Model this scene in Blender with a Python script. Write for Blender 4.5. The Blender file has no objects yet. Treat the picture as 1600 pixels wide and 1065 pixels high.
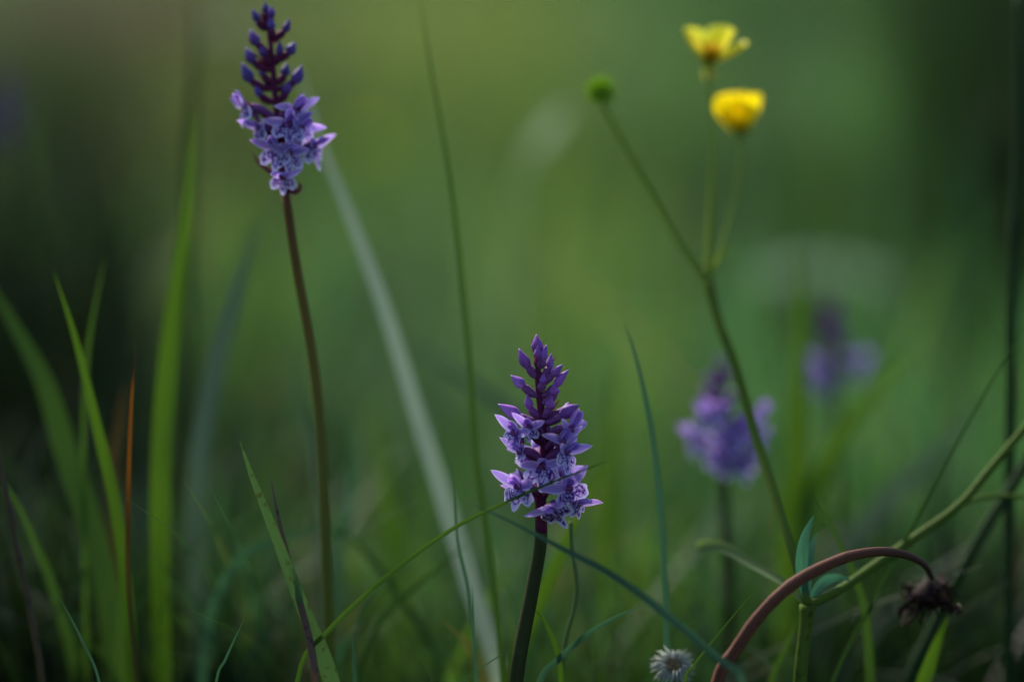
import bpy, math, random
import numpy as np
from mathutils import Vector, Matrix, noise

random.seed(7)
rng = np.random.default_rng(11)
R = math.radians
scene = bpy.context.scene
col = scene.collection

# ------------------------------------------------------------------ camera
CAM_H, PITCH, LENS, FOCUS = 0.345, R(10.0), 85.0, 0.81
cam_data = bpy.data.cameras.new('camera')
cam = bpy.data.objects.new('camera', cam_data)
col.objects.link(cam)
cam.location = (0, 0, CAM_H)
cam.rotation_euler = (R(90) - PITCH, 0, 0)
cam_data.lens = LENS
cam_data.sensor_width = 36.0
cam_data.clip_start = 0.02
cam_data.clip_end = 600
cam_data.dof.use_dof = True
cam_data.dof.focus_distance = FOCUS
cam_data.dof.aperture_fstop = 1.75
scene.camera = cam

# ------------------------------------------------------------------ sky, sun, exposure
SUN_EL, SUN_ROT = R(44), R(-30)
world = bpy.data.worlds.new('World')
scene.world = world
world.use_nodes = True
wn, wl = world.node_tree.nodes, world.node_tree.links
wn.clear()
sky_node = wn.new('ShaderNodeTexSky')
sky_node.sky_type = 'NISHITA'
sky_node.sun_disc = False
sky_node.sun_elevation = SUN_EL
sky_node.sun_rotation = SUN_ROT
bg = wn.new('ShaderNodeBackground')
bg.inputs['Strength'].default_value = 0.07
wo = wn.new('ShaderNodeOutputWorld')
wl.new(sky_node.outputs[0], bg.inputs[0])
wl.new(bg.outputs[0], wo.inputs[0])
sun_data = bpy.data.lights.new('sun', 'SUN')
sun_data.energy = 2.4
sun_data.angle = R(12)
sun_data.color = (1.0, 0.95, 0.82)
sun = bpy.data.objects.new('sun', sun_data)
col.objects.link(sun)
sd = Vector((math.sin(SUN_ROT) * math.cos(SUN_EL), math.cos(SUN_ROT) * math.cos(SUN_EL), math.sin(SUN_EL)))
sun.rotation_euler = sd.to_track_quat('Z', 'Y').to_euler()
sun.location = sd * 5
scene.view_settings.view_transform = 'Standard'
scene.view_settings.look = 'None'
scene.view_settings.gamma = 1
scene.view_settings.use_curve_mapping = False
scene.view_settings.exposure = 1.6
scene.render.engine = 'CYCLES'
scene.cycles.use_denoising = True
scene.cycles.max_bounces = 8
scene.cycles.transmission_bounces = 6

# ------------------------------------------------------------------ geometry helpers
FWD = Vector((0, math.cos(PITCH), -math.sin(PITCH)))
UP = Vector((0, math.sin(PITCH), math.cos(PITCH)))
RIGHT = Vector((1, 0, 0))
CAMP = Vector((0, 0, CAM_H))
K = 36.0 / LENS / 1600.0            # metres per photo pixel at one metre


def at(px, py, z):
    """point seen at a photo pixel, z metres along the lens axis"""
    return CAMP + FWD * z + RIGHT * ((px - 800) * K * z) + UP * ((532.5 - py) * K * z)


def ground_h(x, y):
    return 0.012 * noise.noise(Vector((x * 1.7, y * 1.7, 3.1))) + 0.004 * noise.noise(Vector((x * 9, y * 9, 1.2)))


def tag(o, label=None, cat=None, group=None, kind=None):
    if label: o['label'] = label
    if cat: o['category'] = cat
    if group: o['group'] = group
    if kind: o['kind'] = kind
    return o


def new_mesh(name, verts, faces, uvs=None, smooth=True):
    me = bpy.data.meshes.new(name)
    me.from_pydata([tuple(v) for v in verts], [], faces)
    if uvs is not None:
        lay = me.uv_layers.new(name='UVMap')
        idx = np.zeros(len(me.loops), dtype=np.int32)
        me.loops.foreach_get('vertex_index', idx)
        lay.data.foreach_set('uv', np.asarray(uvs, dtype=np.float32)[idx].ravel())
    if smooth:
        me.polygons.foreach_set('use_smooth', [True] * len(me.polygons))
    me.update()
    return me


def link(name, me, mat=None, parent=None, loc=(0, 0, 0)):
    o = bpy.data.objects.new(name, me)
    col.objects.link(o)
    o.location = loc
    if mat and me is not None and not me.materials:
        me.materials.append(mat)
    if parent: o.parent = parent
    return o


def empty(name, loc):
    o = bpy.data.objects.new(name, None)
    o.empty_display_size = 0.01
    col.objects.link(o)
    o.location = loc
    return o


def spline(pts, n):
    """Catmull-Rom through the points"""
    P = [Vector(p) for p in pts]
    if len(P) == 2:
        return [P[0].lerp(P[1], i / n) for i in range(n + 1)]
    P = [P[0] * 2 - P[1]] + P + [P[-1] * 2 - P[-2]]
    segs = len(P) - 3
    out = []
    for i in range(n + 1):
        u = i / n * segs
        k = min(int(u), segs - 1)
        t = u - k
        a, b, c, d = P[k:k + 4]
        out.append(0.5 * ((2 * b) + (c - a) * t + (2 * a - 5 * b + 4 * c - d) * t * t + (3 * b - a - 3 * c + d) * t ** 3))
    return out


def to_ground(pts, spread=0.35):
    """carry a polyline on from its last point down to the soil"""
    pts = [Vector(p) for p in pts]
    p, d = pts[-1], (pts[-1] - pts[-2]).normalized()
    h = p.z
    if h > 0.012:
        n = 3
        q = p.copy()
        dx = Vector((d.x, d.y, 0)) * spread
        for i in range(1, n + 1):
            q = q + Vector((dx.x, dx.y, 0)) * (h / n) * (1 - i / (n + 1))
            pts.append(Vector((q.x, q.y, p.z - h * i / n)))
    e = pts[-1]
    pts[-1] = Vector((e.x, e.y, ground_h(e.x, e.y) - 0.004))
    return pts


def tube(path, radii, sides=8):
    """verts, faces, uvs of a tapered tube; v runs along it"""
    verts, faces, uvs = [], [], []
    n = len(path)
    ref = None
    for i, p in enumerate(path):
        t = (path[min(i + 1, n - 1)] - path[max(i - 1, 0)]).normalized()
        if ref is None:
            ref = t.orthogonal().normalized()
        ref = (ref - t * ref.dot(t)).normalized()
        b = t.cross(ref)
        r = radii[i] if hasattr(radii, '__len__') else radii
        for k in range(sides):
            a = 2 * math.pi * k / sides
            verts.append(p + (ref * math.cos(a) + b * math.sin(a)) * r)
            uvs.append((k / sides, i / (n - 1)))
    for i in range(n - 1):
        for k in range(sides):
            k2 = (k + 1) % sides
            faces.append((i * sides + k, i * sides + k2, (i + 1) * sides + k2, (i + 1) * sides + k))
    faces.append(tuple(range(sides))[::-1])
    faces.append(tuple((n - 1) * sides + k for k in range(sides)))
    return verts, faces, uvs


def join(parts):
    V, F, U = [], [], []
    for v, f, u in parts:
        o = len(V)
        V += list(v)
        F += [tuple(i + o for i in q) for q in f]
        U += list(u)
    return V, F, U


def sub(parts_v, o):
    return [Vector(v) - Vector(o) for v in parts_v]


def blade_geo(path, width, twist=0.0, fold=0.25, taper=0.35, thick=0.05, wfun=None, twist_end=None):
    """a grass blade from tip to base, its thin sheet keeled along the middle"""
    n = len(path)
    verts, faces, uvs = [], [], []
    if twist_end is None: twist_end = twist
    side = None
    for i, p in enumerate(path):
        s = i / (n - 1)
        t = (path[min(i + 1, n - 1)] - path[max(i - 1, 0)]).normalized()
        view = (p - CAMP).normalized()
        sd_ = t.cross(view)
        if sd_.length < 1e-4: sd_ = t.orthogonal()
        sd_.normalize()
        if side is not None and sd_.dot(side) < 0: sd_ = -sd_
        side = sd_
        nr = side.cross(t).normalized()
        a = twist + (twist_end - twist) * s
        w_dir = side * math.cos(a) + nr * math.sin(a)
        n_dir = nr * math.cos(a) - side * math.sin(a)
        w = wfun(s) if wfun else min(1.0, (s / taper)) ** 0.75 * (1 - 0.25 * max(0, s - 0.6) / 0.4)
        w = max(w, 0.03) * width * 0.5
        for k in range(5):
            q = -1 + k * 0.5
            verts.append(p + w_dir * (w * q) + n_dir * (w * fold * (1 - abs(q) ** 1.5)))
            uvs.append((k / 4, s))
    for i in range(n - 1):
        a, b = i * 5, (i + 1) * 5
        for k in range(4):
            faces.append((a + k, a + k + 1, b + k + 1, b + k))
    return verts, faces, uvs


def leaf_mesh(name, L, W, cup=0.3, curl=0.4, nx=9, ny=5, tip=1.0, wide=0.45, wave=0.0, seed=0, base_w=0.15):
    """petal or sepal along +X, face up +Z; sharp (tip=1) to round (tip=0.4) end"""
    V, F, U = [], [], []
    ang = 0.0
    x = z = 0.0
    for i in range(nx + 1):
        t = i / nx
        if i:
            ang = curl * t
            x += L / nx * math.cos(ang)
            z += L / nx * math.sin(ang)
        if t < wide:
            w = base_w + (1 - base_w) * math.sin(t / wide * math.pi / 2)
        else:
            q = (t - wide) / (1 - wide)
            w = max(0.0, 1 - q ** (2.0 if tip >= 0.9 else 2.6)) ** (0.9 if tip >= 0.9 else tip)
        w = max(w, 0.025) * W / 2
        for j in range(ny + 1):
            s = -1 + 2 * j / ny
            y = s * w
            zz = z + cup * (y * y) / (W / 2) * 1.0
            zz += wave * L * math.sin(7 * t + 3.1 * s + seed) * abs(s)
            V.append((x, y, zz))
            U.append((j / ny, t))
    for i in range(nx):
        for j in range(ny):
            a = i * (ny + 1) + j
            F.append((a, a + 1, a + ny + 2, a + ny + 1))
    return new_mesh(name, V, F, U)


# ------------------------------------------------------------------ materials
def mat_base(name):
    m = bpy.data.materials.new(name)
    m.use_nodes = True
    m.node_tree.nodes.clear()
    return m, m.node_tree.nodes, m.node_tree.links


def finish(m, N, Lk, color_socket, rough=0.5, transl=0.35, spec=0.3, bump=None, tint=(1.05, 1.1, 0.75)):
    pr = N.new('ShaderNodeBsdfPrincipled')
    pr.inputs['Roughness'].default_value = rough
    pr.inputs['Specular IOR Level'].default_value = spec
    Lk.new(color_socket, pr.inputs['Base Color'])
    if bump is not None:
        bp = N.new('ShaderNodeBump')
        bp.inputs['Strength'].default_value = 0.35
        bp.inputs['Distance'].default_value = 0.0006
        Lk.new(bump, bp.inputs['Height'])
        Lk.new(bp.outputs[0], pr.inputs['Normal'])
    out = N.new('ShaderNodeOutputMaterial')
    if transl > 0:
        tr = N.new('ShaderNodeBsdfTranslucent')
        mu = N.new('ShaderNodeMix'); mu.data_type = 'RGBA'; mu.blend_type = 'MULTIPLY'
        mu.inputs[0].default_value = 1
        Lk.new(color_socket, mu.inputs[6])
        mu.inputs[7].default_value = (*tint, 1)
        Lk.new(mu.outputs[2], tr.inputs['Color'])
        mx = N.new('ShaderNodeMixShader')
        mx.inputs[0].default_value = transl
        Lk.new(pr.outputs[0], mx.inputs[1])
        Lk.new(tr.outputs[0], mx.inputs[2])
        Lk.new(mx.outputs[0], out.inputs[0])
    else:
        Lk.new(pr.outputs[0], out.inputs[0])
    return m


def ramp(N, stops, mode='LINEAR'):
    r = N.new('ShaderNodeValToRGB')
    r.color_ramp.interpolation = mode
    el = r.color_ramp.elements
    while len(el) < len(stops): el.new(0.5)
    for e, (p, c) in zip(el, stops):
        e.position = p
        e.color = (*c, 1) if len(c) == 3 else c
    return r


def plant_mat(name, c1, c2, transl=0.35, rough=0.45, spec=0.35, along=None, streak=26.0, spots=None, tint=(1.15, 1.1, 0.6)):
    """leaf or stem: streaks of c1/c2 running along v; 'along' = ramp stops down its length"""
    m, N, Lk = mat_base(name)
    uv = N.new('ShaderNodeUVMap'); uv.uv_map = 'UVMap'
    mp = N.new('ShaderNodeMapping')
    mp.inputs['Scale'].default_value = (streak / 3, 2.2, 1)
    Lk.new(uv.outputs[0], mp.inputs[0])
    oi = N.new('ShaderNodeObjectInfo')
    nz = N.new('ShaderNodeTexNoise'); nz.noise_dimensions = '4D'
    nz.inputs['Scale'].default_value = 1.6; nz.inputs['Detail'].default_value = 5
    Lk.new(mp.outputs[0], nz.inputs['Vector'])
    mw = N.new('ShaderNodeMath'); mw.operation = 'MULTIPLY'; mw.inputs[1].default_value = 40
    Lk.new(oi.outputs['Random'], mw.inputs[0]); Lk.new(mw.outputs[0], nz.inputs['W'])
    rp = ramp(N, [(0.3, c1), (0.7, c2)])
    Lk.new(nz.outputs['Fac'], rp.inputs[0])
    sock = rp.outputs[0]
    if along:
        sp = N.new('ShaderNodeSeparateXYZ'); Lk.new(uv.outputs[0], sp.inputs[0])
        n2 = N.new('ShaderNodeTexNoise'); n2.inputs['Scale'].default_value = 7; Lk.new(mp.outputs[0], n2.inputs['Vector'])
        ad = N.new('ShaderNodeMath'); ad.operation = 'MULTIPLY_ADD'; ad.inputs[1].default_value = 0.14; 
        Lk.new(n2.outputs['Fac'], ad.inputs[0]); Lk.new(sp.outputs['Y'], ad.inputs[2])
        sb_ = N.new('ShaderNodeMath'); sb_.operation = 'SUBTRACT'; sb_.inputs[1].default_value = 0.07
        Lk.new(ad.outputs[0], sb_.inputs[0])
        ra = ramp(N, along)          # stops carry colour with alpha = how much it covers
        Lk.new(sb_.outputs[0], ra.inputs[0])
        mx = N.new('ShaderNodeMix'); mx.data_type = 'RGBA'
        Lk.new(ra.outputs['Alpha'], mx.inputs[0]); Lk.new(sock, mx.inputs[6]); Lk.new(ra.outputs['Color'], mx.inputs[7])
        sock = mx.outputs[2]
    if spots:
        tc = N.new('ShaderNodeTexCoord')
        n3 = N.new('ShaderNodeTexNoise'); n3.inputs['Scale'].default_value = 420; n3.inputs['Detail'].default_value = 3
        Lk.new(tc.outputs['Object'], n3.inputs['Vector'])
        rs = ramp(N, [(0.56, (0, 0, 0)), (0.68, (1, 1, 1))]); Lk.new(n3.outputs['Fac'], rs.inputs[0])
        mx = N.new('ShaderNodeMix'); mx.data_type = 'RGBA'
        Lk.new(rs.outputs[0], mx.inputs[0]); Lk.new(sock, mx.inputs[6]); mx.inputs[7].default_value = (*spots, 1)
        sock = mx.outputs[2]
    return finish(m, N, Lk, sock, rough, transl, spec, nz.outputs['Fac'], tint)


def petal_mat(name, mid, edge, vein, transl=0.4, vein_scale=9, vein_amt=0.5, rough=0.55, tint=(1.1, 0.95, 1.1)):
    m, N, Lk = mat_base(name)
    uv = N.new('ShaderNodeUVMap'); uv.uv_map = 'UVMap'
    sp = N.new('ShaderNodeSeparateXYZ'); Lk.new(uv.outputs[0], sp.inputs[0])
    a = N.new('ShaderNodeMath'); a.operation = 'MULTIPLY_ADD'; a.inputs[1].default_value = 2; a.inputs[2].default_value = -1
    Lk.new(sp.outputs['X'], a.inputs[0])
    b = N.new('ShaderNodeMath'); b.operation = 'ABSOLUTE'; Lk.new(a.outputs[0], b.inputs[0])
    oi = N.new('ShaderNodeObjectInfo')
    mp = N.new('ShaderNodeMapping'); mp.inputs['Scale'].default_value = (vein_scale, 1.5, 1)
    Lk.new(uv.outputs[0], mp.inputs[0])
    nz = N.new('ShaderNodeTexNoise'); nz.noise_dimensions = '4D'; nz.inputs['Scale'].default_value = 1.2; nz.inputs['Detail'].default_value = 3
    mw = N.new('ShaderNodeMath'); mw.operation = 'MULTIPLY'; mw.inputs[1].default_value = 50
    Lk.new(oi.outputs['Random'], mw.inputs[0]); Lk.new(mw.outputs[0], nz.inputs['W'])
    Lk.new(mp.outputs[0], nz.inputs['Vector'])
    mxv = N.new('ShaderNodeMath'); mxv.operation = 'MAXIMUM'
    Lk.new(b.outputs[0], mxv.inputs[0])
    vv = N.new('ShaderNodeMath'); vv.operation = 'POWER'; vv.inputs[1].default_value = 5
    Lk.new(sp.outputs['Y'], vv.inputs[0]); Lk.new(vv.outputs[0], mxv.inputs[1])
    r1 = ramp(N, [(0.5, mid), (1.0, edge)]); Lk.new(mxv.outputs[0], r1.inputs[0])
    r2 = ramp(N, [(0.50, (0, 0, 0)), (0.66, (vein_amt,) * 3)]); Lk.new(nz.outputs['Fac'], r2.inputs[0])
    mx = N.new('ShaderNodeMix'); mx.data_type = 'RGBA'
    Lk.new(r2.outputs[0], mx.inputs[0]); Lk.new(r1.outputs[0], mx.inputs[6]); mx.inputs[7].default_value = (*vein, 1)
    hs = N.new('ShaderNodeHueSaturation')
    mh = N.new('ShaderNodeMath'); mh.operation = 'MULTIPLY_ADD'; mh.inputs[1].default_value = 0.030; mh.inputs[2].default_value = 0.488
    Lk.new(oi.outputs['Random'], mh.inputs[0]); Lk.new(mh.outputs[0], hs.inputs['Hue'])
    mv = N.new('ShaderNodeMath'); mv.operation = 'MULTIPLY_ADD'; mv.inputs[1].default_value = 0.45; mv.inputs[2].default_value = 0.80
    fr = N.new('ShaderNodeMath'); fr.operation = 'FRACT'; m7 = N.new('ShaderNodeMath'); m7.operation = 'MULTIPLY'; m7.inputs[1].default_value = 7.3
    Lk.new(oi.outputs['Random'], m7.inputs[0]); Lk.new(m7.outputs[0], fr.inputs[0])
    Lk.new(fr.outputs[0], mv.inputs[0]); Lk.new(mv.outputs[0], hs.inputs['Value'])
    Lk.new(mx.outputs[2], hs.inputs['Color'])
    return finish(m, N, Lk, hs.outputs[0], rough, transl, 0.25, nz.outputs['Fac'], tint)


def lip_mat():
    """pale lilac lip with broken dark purple loops and a whitish margin"""
    m, N, Lk = mat_base('orchid lip')
    uv = N.new('ShaderNodeUVMap'); uv.uv_map = 'UVMap'          # u = across (-1..1 -> 0..1), v = from throat to rim
    oi = N.new('ShaderNodeObjectInfo')
    mp = N.new('ShaderNodeMapping'); mp.inputs['Scale'].default_value = (8.5, 4.4, 1)
    cb = N.new('ShaderNodeCombineXYZ')
    mw = N.new('ShaderNodeMath'); mw.operation = 'MULTIPLY'; mw.inputs[1].default_value = 37
    Lk.new(oi.outputs['Random'], mw.inputs[0]); Lk.new(mw.outputs[0], cb.inputs[0]); Lk.new(mw.outputs[0], cb.inputs[1])
    Lk.new(cb.outputs[0], mp.inputs['Location'])
    Lk.new(uv.outputs[0], mp.inputs[0])
    vo = N.new('ShaderNodeTexVoronoi'); vo.feature = 'DISTANCE_TO_EDGE'; vo.inputs['Scale'].default_value = 1.0
    Lk.new(mp.outputs[0], vo.inputs['Vector'])
    r1 = ramp(N, [(0.10, (1, 1, 1)), (0.20, (0, 0, 0))]); Lk.new(vo.outputs['Distance'], r1.inputs[0])
    nz = N.new('ShaderNodeTexNoise'); nz.inputs['Scale'].default_value = 2.4; Lk.new(mp.outputs[0], nz.inputs['Vector'])
    r2 = ramp(N, [(0.36, (0, 0, 0)), (0.44, (1, 1, 1))]); Lk.new(nz.outputs['Fac'], r2.inputs[0])
    mu = N.new('ShaderNodeMath'); mu.operation = 'MULTIPLY'
    Lk.new(r1.outputs[0], mu.inputs[0]); Lk.new(r2.outputs[0], mu.inputs[1])
    sp = N.new('ShaderNodeSeparateXYZ'); Lk.new(uv.outputs[0], sp.inputs[0])
    r3 = ramp(N, [(0.0, (0.5,) * 3), (0.1, (1, 1, 1)), (0.80, (1, 1, 1)), (0.92, (0, 0, 0))]); Lk.new(sp.outputs['Y'], r3.inputs[0])
    mk = N.new('ShaderNodeMath'); mk.operation = 'MULTIPLY'
    Lk.new(mu.outputs[0], mk.inputs[0]); Lk.new(r3.outputs[0], mk.inputs[1])
    base = ramp(N, [(0.0, (0.38, 0.27, 0.68)), (0.6, (0.50, 0.42, 0.78)), (0.88, (0.55, 0.48, 0.82)), (1.0, (0.66, 0.61, 0.87))])
    Lk.new(sp.outputs['Y'], base.inputs[0])
    mx = N.new('ShaderNodeMix'); mx.data_type = 'RGBA'
    Lk.new(mk.outputs[0], mx.inputs[0]); Lk.new(base.outputs[0], mx.inputs[6]); mx.inputs[7].default_value = (0.065, 0.010, 0.19, 1)
    return finish(m, N, Lk, mx.outputs[2], 0.6, 0.3, 0.2, nz.outputs['Fac'], (1.05, 0.95, 1.1))


M = {}
M['lip'] = lip_mat()
M['sepal'] = petal_mat('orchid sepal', (0.36, 0.25, 0.66), (0.64, 0.56, 0.86), (0.19, 0.08, 0.46), 0.42)
M['petal'] = petal_mat('orchid petal', (0.30, 0.165, 0.60), (0.48, 0.37, 0.78), (0.16, 0.055, 0.42), 0.38)
M['bud'] = petal_mat('orchid bud', (0.27, 0.09, 0.42), (0.42, 0.22, 0.60), (0.16, 0.04, 0.27), 0.18, 7)
M['bud_wine'] = petal_mat('orchid wine bud', (0.16, 0.045, 0.24), (0.22, 0.075, 0.32), (0.09, 0.02, 0.12), 0.12, 7)
M['bud_dark'] = petal_mat('orchid dark bud', (0.085, 0.04, 0.22), (0.13, 0.065, 0.32), (0.05, 0.018, 0.12), 0.08, 7)
M['ovary'] = plant_mat('orchid ovary', (0.13, 0.03, 0.13), (0.22, 0.075, 0.26), 0.1, 0.6, 0.15)
M['bract'] = plant_mat('orchid bract', (0.075, 0.012, 0.055), (0.12, 0.03, 0.07), 0.25, 0.6, 0.12)
M['axis'] = plant_mat('orchid axis purple', (0.055, 0.006, 0.030), (0.10, 0.014, 0.055), 0.0, 0.65, 0.1)
M['orchid_stem'] = plant_mat('orchid stem dark green', (0.020, 0.028, 0.008), (0.040, 0.046, 0.014), 0.0, 0.65, 0.1)
M['orchid_stem_olive'] = plant_mat('orchid stem olive', (0.085, 0.100, 0.014), (0.13, 0.150, 0.024), 0.05, 0.65, 0.1,
                                   along=[(0.0, (0.10, 0.042, 0.020, 1)), (0.25, (0.15, 0.095, 0.022, 0.7)), (0.6, (0.1, 0.1, 0.03, 0))])
M['green'] = plant_mat('blade mid green', (0.030, 0.075, 0.014), (0.050, 0.105, 0.020), 0.35, 0.55, 0.15)
M['fresh'] = plant_mat('blade fresh yellow green', (0.044, 0.105, 0.009), (0.066, 0.140, 0.012), 0.4, 0.55, 0.15)
M['blue'] = plant_mat('blade blue green', (0.030, 0.078, 0.044), (0.048, 0.105, 0.060), 0.35, 0.55, 0.2, tint=(0.9, 1.1, 0.8))
M['dark'] = plant_mat('blade dark green', (0.008, 0.026, 0.007), (0.018, 0.042, 0.010), 0.05, 0.65, 0.1)
M['deep'] = plant_mat('blade deep green', (0.016, 0.045, 0.012), (0.028, 0.068, 0.016), 0.3, 0.6, 0.15)
M['sharp'] = plant_mat('blade ribbed green', (0.036, 0.095, 0.030), (0.085, 0.165, 0.060), 0.35, 0.5, 0.2, streak=60, spots=(0.05, 0.07, 0.02))
M['pale'] = plant_mat('blade pale grey green', (0.21, 0.275, 0.225), (0.28, 0.34, 0.28), 0.42, tint=(1, 1.05, 0.8))
M['greyblue'] = plant_mat('blade grey', (0.042, 0.078, 0.048), (0.060, 0.098, 0.062), 0.35, tint=(1, 1, 0.9))
M['orange'] = plant_mat('blade dying orange', (0.085, 0.028, 0.005), (0.17, 0.062, 0.009), 0.35, 0.6, 0.15,
                        along=[(0.0, (0.04, 0.06, 0.02, 1)), (0.08, (0.02, 0.012, 0.008, 1)), (0.12, (0.025, 0.014, 0.008, 0.9)), (0.16, (0.1, 0.04, 0.01, 0)),
                               (0.30, (0.1, 0.045, 0.01, 0)), (0.42, (0.05, 0.04, 0.012, 0.85)), (0.55, (0.025, 0.03, 0.010, 1))])
M['brown'] = plant_mat('blade dead brown', (0.040, 0.025, 0.010), (0.095, 0.062, 0.020), 0.15, spots=(0.02, 0.012, 0.01))
M['scorch'] = plant_mat('blade scorched', (0.065, 0.034, 0.018), (0.11, 0.060, 0.032), 0.15, spots=(0.025, 0.012, 0.01),
                        along=[(0.0, (0.1, 0.12, 0.07, 1)), (0.12, (0.08, 0.06, 0.05, 0.8)), (0.3, (0.06, 0.03, 0.03, 0)),
                               (0.62, (0.10, 0.04, 0.02, 0.3)), (0.72, (0.30, 0.20, 0.04, 0.75)), (0.8, (0.26, 0.2, 0.04, 0.6)), (1, (0.1, 0.06, 0.02, 0.2))])
M['red_stem'] = plant_mat('arched red stem', (0.075, 0.026, 0.016), (0.155, 0.062, 0.040), 0.0, 0.7, 0.12, spots=(0.07, 0.03, 0.018),
                          along=[(0.0, (0.03, 0.02, 0.022, 1)), (0.2, (0.05, 0.028, 0.026, 0.8)), (0.38, (0.10, 0.04, 0.03, 0)), (1, (0.1, 0.04, 0.03, 0))])
M['butter_stem'] = plant_mat('buttercup stem', (0.11, 0.180, 0.026), (0.155, 0.230, 0.040), 0.45, 0.65, 0.1)
M['butter_lit'] = plant_mat('buttercup stalk lit', (0.19, 0.28, 0.045), (0.26, 0.34, 0.065), 0.5, 0.7, 0.1)  # same green stem, lightened to paint in brighter light higher up
M['butter_shaded'] = plant_mat('buttercup stem shaded', (0.055, 0.105, 0.012), (0.095, 0.145, 0.020), 0.2, 0.65, 0.1, spots=(0.05, 0.07, 0.012))  # same green stem, darkened to paint in weaker light low down
M['butter_leaf'] = plant_mat('buttercup leaf', (0.030, 0.10, 0.064), (0.055, 0.145, 0.094), 0.4, tint=(0.9, 1.1, 0.9))
M['yellow'] = petal_mat('buttercup petal', (0.80, 0.655, 0.004), (0.82, 0.68, 0.010), (0.78, 0.61, 0.003), 0.6, 6, 0.5, 0.5, tint=(1, 1, 0.6))
M['pale_yellow'] = petal_mat('buttercup petal pale', (0.80, 0.72, 0.02), (0.84, 0.78, 0.14), (0.78, 0.68, 0.01), 0.55, 6, 0.5, 0.45, tint=(1, 1, 0.6))
M['stamen'] = plant_mat('stamens', (0.62, 0.46, 0.010), (0.75, 0.58, 0.015), 0.5, 0.6, 0.1)
M['sepal_green'] = plant_mat('buttercup sepal', (0.28, 0.32, 0.06), (0.36, 0.38, 0.10), 0.3)
M['achene'] = plant_mat('achenes green', (0.26, 0.42, 0.03), (0.34, 0.52, 0.06), 0.65, 0.6, 0.1)
M['fluff'] = plant_mat('white fluff', (0.36, 0.39, 0.34), (0.52, 0.54, 0.48), 0.35, tint=(1, 1, 0.95))
M['disc'] = plant_mat('dead disc', (0.16, 0.13, 0.075), (0.25, 0.21, 0.12), 0.0)
M['withered'] = plant_mat('withered petals', (0.012, 0.006, 0.006), (0.030, 0.016, 0.014), 0.1, 0.7, 0.08, spots=(0.032, 0.02, 0.016))
M['withered_tip'] = plant_mat('withered petal straw', (0.06, 0.040, 0.022), (0.10, 0.068, 0.036), 0.2)
M['cream'] = plant_mat('cream petals', (0.28, 0.44, 0.34), (0.40, 0.56, 0.44), 0.4, tint=(1, 1, 0.9))
M['deadgrass'] = plant_mat('dead grass', (0.15, 0.115, 0.075), (0.24, 0.19, 0.13), 0.25, tint=(1, 0.95, 0.85))

# ------------------------------------------------------------------ ground
def build_ground():
    rings = [0] + list(np.geomspace(0.12, 420, 44))
    nseg = 72
    V, F = [(0, 0.9, 0)], []
    for r in rings[1:]:
        for k in range(nseg):
            a = 2 * math.pi * k / nseg
            x, y = r * math.cos(a), 0.9 + r * math.sin(a)
            z = ground_h(x, y) if r < 30 else ground_h(x, y) + 0.35 * noise.noise(Vector((x * .02, y * .02, 0))) * min(1, (r - 30) / 40)
            V.append((x, y, z))
    for k in range(nseg):
        F.append((0, 1 + k, 1 + (k + 1) % nseg))
    for i in range(len(rings) - 2):
        for k in range(nseg):
            k2 = (k + 1) % nseg
            a, b = 1 + i * nseg, 1 + (i + 1) * nseg
            F.append((a + k, b + k, b + k2, a + k2))
    me = new_mesh('ground', V, F)
    m, N, Lk = mat_base('meadow soil')
    tc = N.new('ShaderNodeTexCoord')
    n1 = N.new('ShaderNodeTexNoise'); n1.inputs['Scale'].default_value = 28; n1.inputs['Detail'].default_value = 8
    n2 = N.new('ShaderNodeTexNoise'); n2.inputs['Scale'].default_value = 0.8; n2.inputs['Detail'].default_value = 5
    Lk.new(tc.outputs['Object'], n1.inputs['Vector']); Lk.new(tc.outputs['Object'], n2.inputs['Vector'])
    r1 = ramp(N, [(0.3, (0.022, 0.028, 0.010)), (0.5, (0.045, 0.058, 0.018)), (0.7, (0.075, 0.085, 0.03))]); Lk.new(n1.outputs['Fac'], r1.inputs[0])
    r2 = ramp(N, [(0.35, (0.05, 0.085, 0.022)), (0.65, (0.09, 0.10, 0.035))]); Lk.new(n2.outputs['Fac'], r2.inputs[0])
    mx = N.new('ShaderNodeMix'); mx.data_type = 'RGBA'; mx.inputs[0].default_value = 0.5
    Lk.new(r1.outputs[0], mx.inputs[6]); Lk.new(r2.outputs[0], mx.inputs[7])
    finish(m, N, Lk, mx.outputs[2], 0.95, 0.0, 0.1, n1.outputs['Fac'])
    o = link('ground', me, m)
    tag(o, 'mossy green soil under the meadow grass', 'ground', kind='structure')


build_ground()


# ------------------------------------------------------------------ the grass nobody could count
def vnoise(x, y, f, s):
    return np.array([noise.noise(Vector((a * f, b * f, s))) for a, b in zip(x, y)])


# patches of other growth and of painted-in darkening: (x, y, radius, rgb, strength)
PATCH = []


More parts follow.
